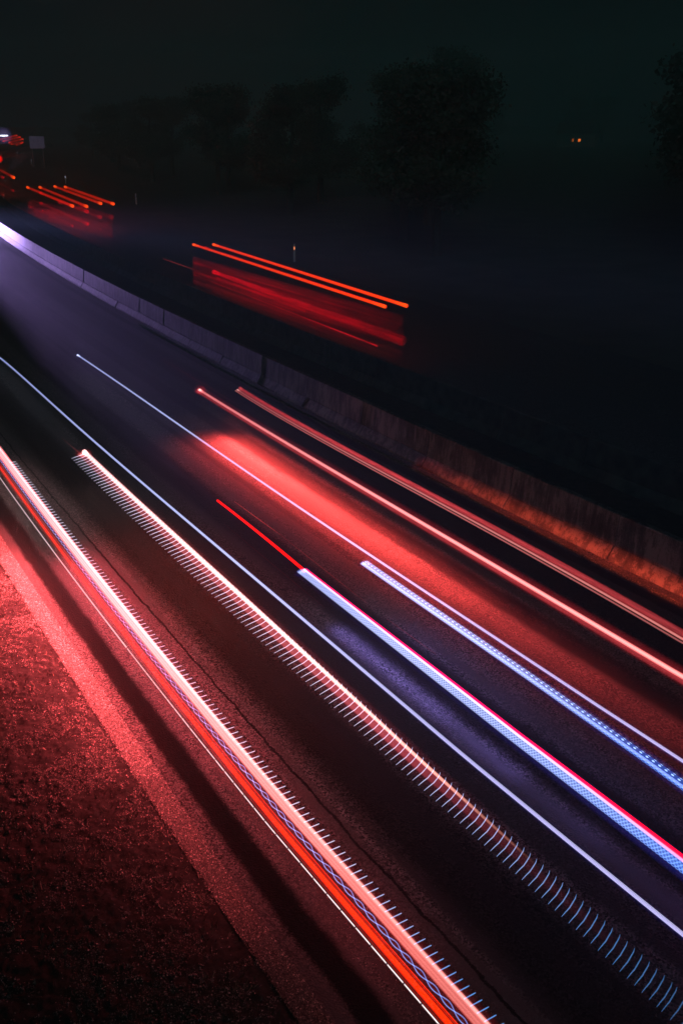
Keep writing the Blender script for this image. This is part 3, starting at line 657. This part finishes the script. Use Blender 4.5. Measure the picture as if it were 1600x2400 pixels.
# ------------------------------------------------------------------ delineator posts, sign, farmhouse
M_post = plain('post_plastic', (0.62, 0.62, 0.62), 0.5, 0.1)
M_blackp = plain('post_black', (0.03, 0.03, 0.03), 0.6, 0.1)
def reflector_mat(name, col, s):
    m, T, N = newmat(name); b = N('ShaderNodeBsdfPrincipled', {'Base Color': (*col, 1), 'Roughness': 0.15, 'Emission Color': (*col, 1), 'Emission Strength': s})  # glint painted in as emission, the reflectors are no lamps
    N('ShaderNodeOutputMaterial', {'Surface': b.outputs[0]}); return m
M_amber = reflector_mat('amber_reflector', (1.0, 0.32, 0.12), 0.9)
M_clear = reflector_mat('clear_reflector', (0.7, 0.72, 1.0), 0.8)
def post(px, py, lab, amber, k=1.0):
    p = at(px, py, 0)
    r_ = tag(empty('marker_post', (p.x, p.y, -.04), math.atan2(-p.x, p.y) * 1.0), lab, 'marker post', 'marker posts along the far verge')
    mb = MB()
    prof = [(-.06, -.05), (.06, -.05), (.045, .035), (0, .06), (-.045, .035)]
    zz = [0, .55, 1.0, 1.06]; V = [(x * (1 if z < 1.03 else .7), y, z + (0 if z < 1.03 else (.03 if x > 0 else -.03))) for z in zz for x, y in prof]
    n = 5; f = [(i * n + j, i * n + (j + 1) % n, (i + 1) * n + (j + 1) % n, (i + 1) * n + j) for i in range(3) for j in range(n)] + [(4, 3, 2, 1, 0), tuple(range(15, 20))]
    mb.add(V, f); mb.build('post', M_post, r_)
    mb = MB(); mb.box(-.064, .064, -.056, .04, .68, .93); mb.build('black_band', M_blackp, r_)
    mb = MB(); mb.box(-.032 * k, .032 * k, -.066, -.058, .72, .90); mb.build('reflector', M_amber if amber else M_clear, r_)
post(690, 612, 'white marker post with an amber reflector behind the near red trails', True, 1.3)
post(320, 478, 'barely lit marker post standing between the red trail clusters', False, .4)
post(155, 429, 'marker post with a white glint just above the middle red cluster', False, 1.6)
post(75, 386, 'small far marker post below the pale sign', False, 1.6)
post(42, 366, 'tiniest farthest marker post near the bend', False, 1.6)

# pale board beyond the bend
p = at(88, 385, 0); d0 = 190.0
r0 = _F @ Vector(((70 - 800) / FPX, 0, -1.0))
def at_y(px, py, y): 
    r = _F @ Vector(((px - 800) / FPX, (1200 - py) / FPX, -1.0)); return Vector((0, 0, HC)) + r * (y / r.y)
a, b = at_y(70, 319, 190), at_y(104, 347, 190)
sg = tag(empty('road_sign', ((a.x + b.x) / 2, 190, -.04), -0.28), 'pale violet lit blank road sign board at the far left beyond the bend', 'sign')
wd = (b.x - a.x) / 2 + .1; z0, z1 = b.z, a.z
M_board = plain('sign_back', (0.55, 0.52, 0.58), 0.5, 0.25, 1.5); M_steel = plain('galvanised_steel', (0.35, 0.36, 0.37), 0.4, 0.15, 4, 0.8)
mb = MB(); mb.box(-wd, wd, -.03, .03, z0, z1); mb.build('board', M_board, sg)
for sx in (-wd * .7, wd * .7): mb = MB(); mb.tube([(sx, .09, 0), (sx, .09, z0), (sx, .09, z1 - .2)], .06, n=8); mb.build('pole', M_steel, sg)
for zz in (z0 + .4, z1 - .4): mb = MB(); mb.box(-wd * .95, wd * .95, .032, .085, zz - .04, zz + .04); mb.build('rail', M_steel, sg)
# spot added to light the board violet
ld = bpy.data.lights.new('headlight', 'SPOT'); ld.energy = 2200; ld.color = (0.72, 0.5, 1.0); ld.spot_size = math.radians(16); ld.spot_blend = .8
lo = bpy.data.objects.new('headlight', ld); COL.objects.link(lo); lo.location = (float(bend(165)) + 21, 165, .8)
lo.rotation_euler = (Vector((sg.location.x, 190, (z0 + z1) / 2)) - lo.location).to_track_quat('-Z', 'Y').to_euler()

p = at_y(1352, 340, 250); 
hs = tag(empty('farmhouse', (p.x, 250, -.04), -.9), 'dark farmhouse far across the fields with two tiny lit orange windows', 'house')
M_wall = plain('dark_render', (0.20, 0.18, 0.16), .9, .2); M_tiles = plain('roof_tiles', (0.07, 0.04, 0.035), .8, .3)
def lit(name, s):
    m, T, N = newmat(name); b = N('ShaderNodeEmission', {'Color': (1.0, 0.22, 0.03, 1), 'Strength': s}); N('ShaderNodeOutputMaterial', {'Surface': b.outputs[0]}); return m
zc = p.z
mb = MB(); mb.box(-6, 6, -4, 4, 0, 4.2); mb.build('wall', M_wall, hs)
mb = MB(); mb.add([(-6.4, -4.5, 4.0), (6.4, -4.5, 4.0), (6.4, 4.5, 4.0), (-6.4, 4.5, 4.0), (-6.4, 0, 7.2), (6.4, 0, 7.2)], [(0, 1, 5, 4), (2, 3, 4, 5), (0, 4, 3), (1, 2, 5), (0, 3, 2, 1)]); rf = mb.build('roof', M_tiles, hs)
mb = MB(); mb.box(3, 3.7, -.35, .35, 6.6, 8.2); mb.build('chimney', M_wall, rf)
for wx, s_, w_ in ((-1.0, .6, .3), (1.0, 2.0, .38)):
    mb = MB(); mb.box(wx - w_, wx + w_, -4.06, -4.01, 1.5, 2.4); wdw = mb.build('window', lit('lit_window', s_), hs)
    mb = MB(); mb.box(wx - w_ - .08, wx + w_ + .08, -4.10, -4.0, 1.36, 1.48); mb.build('sill', M_wall, wdw)

# ------------------------------------------------------------------ trees
M_bark = plain('bark', (0.06, 0.05, 0.04), .95, .4, 5)
m, T, N = newmat('leaves')
gi = N('ShaderNodeNewGeometry'); r = ramp(N, gi.outputs['Random Per Island'], [(0, (0.08, 0.095, 0.08)), (1, (0.11, 0.13, 0.10))])
b = N('ShaderNodeBsdfPrincipled', {'Base Color': r.outputs[0], 'Roughness': .6}); N('ShaderNodeOutputMaterial', {'Surface': b.outputs[0]}); M_leaf = m
def tree_meshes(seed, H, spread):
    R = np.random.default_rng(seed); mb = MB()
    trunk = np.array([(R.uniform(-.03, .03) * H * t, R.uniform(-.03, .03) * H * t, H * .8 * t) for t in np.linspace(0, 1, 7)])
    mb.tube(trunk, np.linspace(.028, .006, 7) * H, n=8)
    tips = []
    for i in range(16):
        t = R.uniform(.25, .95); b0 = trunk[0] * (1 - t) + trunk[-1] * t; a = R.uniform(0, 6.28); L = spread * H * R.uniform(.6, 1.0) * (1.15 - .6 * t)
        pts = np.array([b0 + np.array([math.cos(a) * L * s, math.sin(a) * L * s, L * (.35 + .3 * t) * s ** 1.3 + 0]) for s in np.linspace(0, 1, 5)])
        mb.tube(pts, np.linspace(.010, .002, 5) * H, n=5); tips += [pts[-1], pts[-2], pts[2]]
    tips.append(trunk[-1])
    tk = mb.build('trunk', M_bark)
    n = 16000; C = np.array(tips)[R.integers(0, len(tips), n)]; g = R.normal(0, 1, (n, 3)); g /= np.linalg.norm(g, axis=1)[:, None]
    C = C + g * (R.random(n) ** .5)[:, None] * np.array([.13, .13, .09]) * H * R.uniform(.5, 1.2, (n, 1))
    s = H * .010 * R.uniform(.6, 1.6, n); A = R.normal(0, 1, (n, 3)); A /= np.linalg.norm(A, axis=1)[:, None]; Bv = np.cross(A, R.normal(0, 1, (n, 3))); Bv /= np.linalg.norm(Bv, axis=1)[:, None]
    V = np.stack([C - A * s[:, None], C + Bv * s[:, None] * .6, C + A * s[:, None], C - Bv * s[:, None] * .6], 1).reshape(-1, 3)
    cr = raw_mesh('crown', V, np.arange(4 * n).reshape(-1, 4), M_leaf)
    return tk, cr
protos = []
first = True
trees = [(46, 28, 17, 0), (39, 52, 12, 1), (42, 60, 12.5, 0), (50, 68, 13.5, 1), (45, 82, 12.5, 2), (54, 92, 13.5, 0), (50, 108, 13, 1), (58, 122, 12.5, 2), (54, 138, 12, 0), (62, 150, 12.5, 1),
         (60, 168, 12, 2), (68, 180, 13, 0), (70, 200, 12, 1), (80, 212, 12, 2), (77, 232, 11, 0), (90, 246, 12, 1), (63, 34, 19, 2), (66, 52, 20, 0), (70, 100, 14, 2), (88, 130, 16, 0),
         (95, 165, 15, 1), (56, 21, 18, 1), (72, 30, 20, 0), (50, 13, 17, 2),
         (90, 45, 24, 0), (95, 70, 25, 1), (92, 20, 25, 2), (80, 62, 22, 2), (60, 5, 20, 0), (78, 8, 23, 1), (52, 36, 17, 1), (100, 130, 21, 2), (57, 44, 18, 2), (262, 272, 17, 0), (285, 282, 18, 1), (240, 290, 16, 2), (300, 262, 18, 0), (110, 50, 28, 1), (112, 20, 28, 0), (115, 85, 27, 2)]
lib = [tree_meshes(s, 1.0, sp) for s, sp in ((11, .30), (12, .36), (13, .26))]
for i, (x, y, h, kx) in enumerate(trees):
    root = tag(empty('tree', (x, y, -.04), random.uniform(0, 6.28)), 'dark leafy tree lost in the night behind the far verge', 'tree', 'dark trees behind the opposite carriageway')
    root.scale = (h, h, h)
    for src, used in ((lib[kx][0], 0), (lib[kx][1], 1)):
        o = src if src.parent is None else src.copy()
        if o is not src: COL.objects.link(o)
        o.parent = root

# ------------------------------------------------------------------ damp night air
m, T, N = newmat('night_haze')
pv = N('ShaderNodeVolumePrincipled', {'Color': (0.50, 0.82, 0.78, 1), 'Density': 0.0038, 'Anisotropy': 0.0})
N('ShaderNodeOutputMaterial', {'Volume': pv.outputs[0]})
mb = MB(); mb.box(-60, 330, -30, 420, -1.2, 36); hz = tag(mb.build('haze', m), kind='stuff')
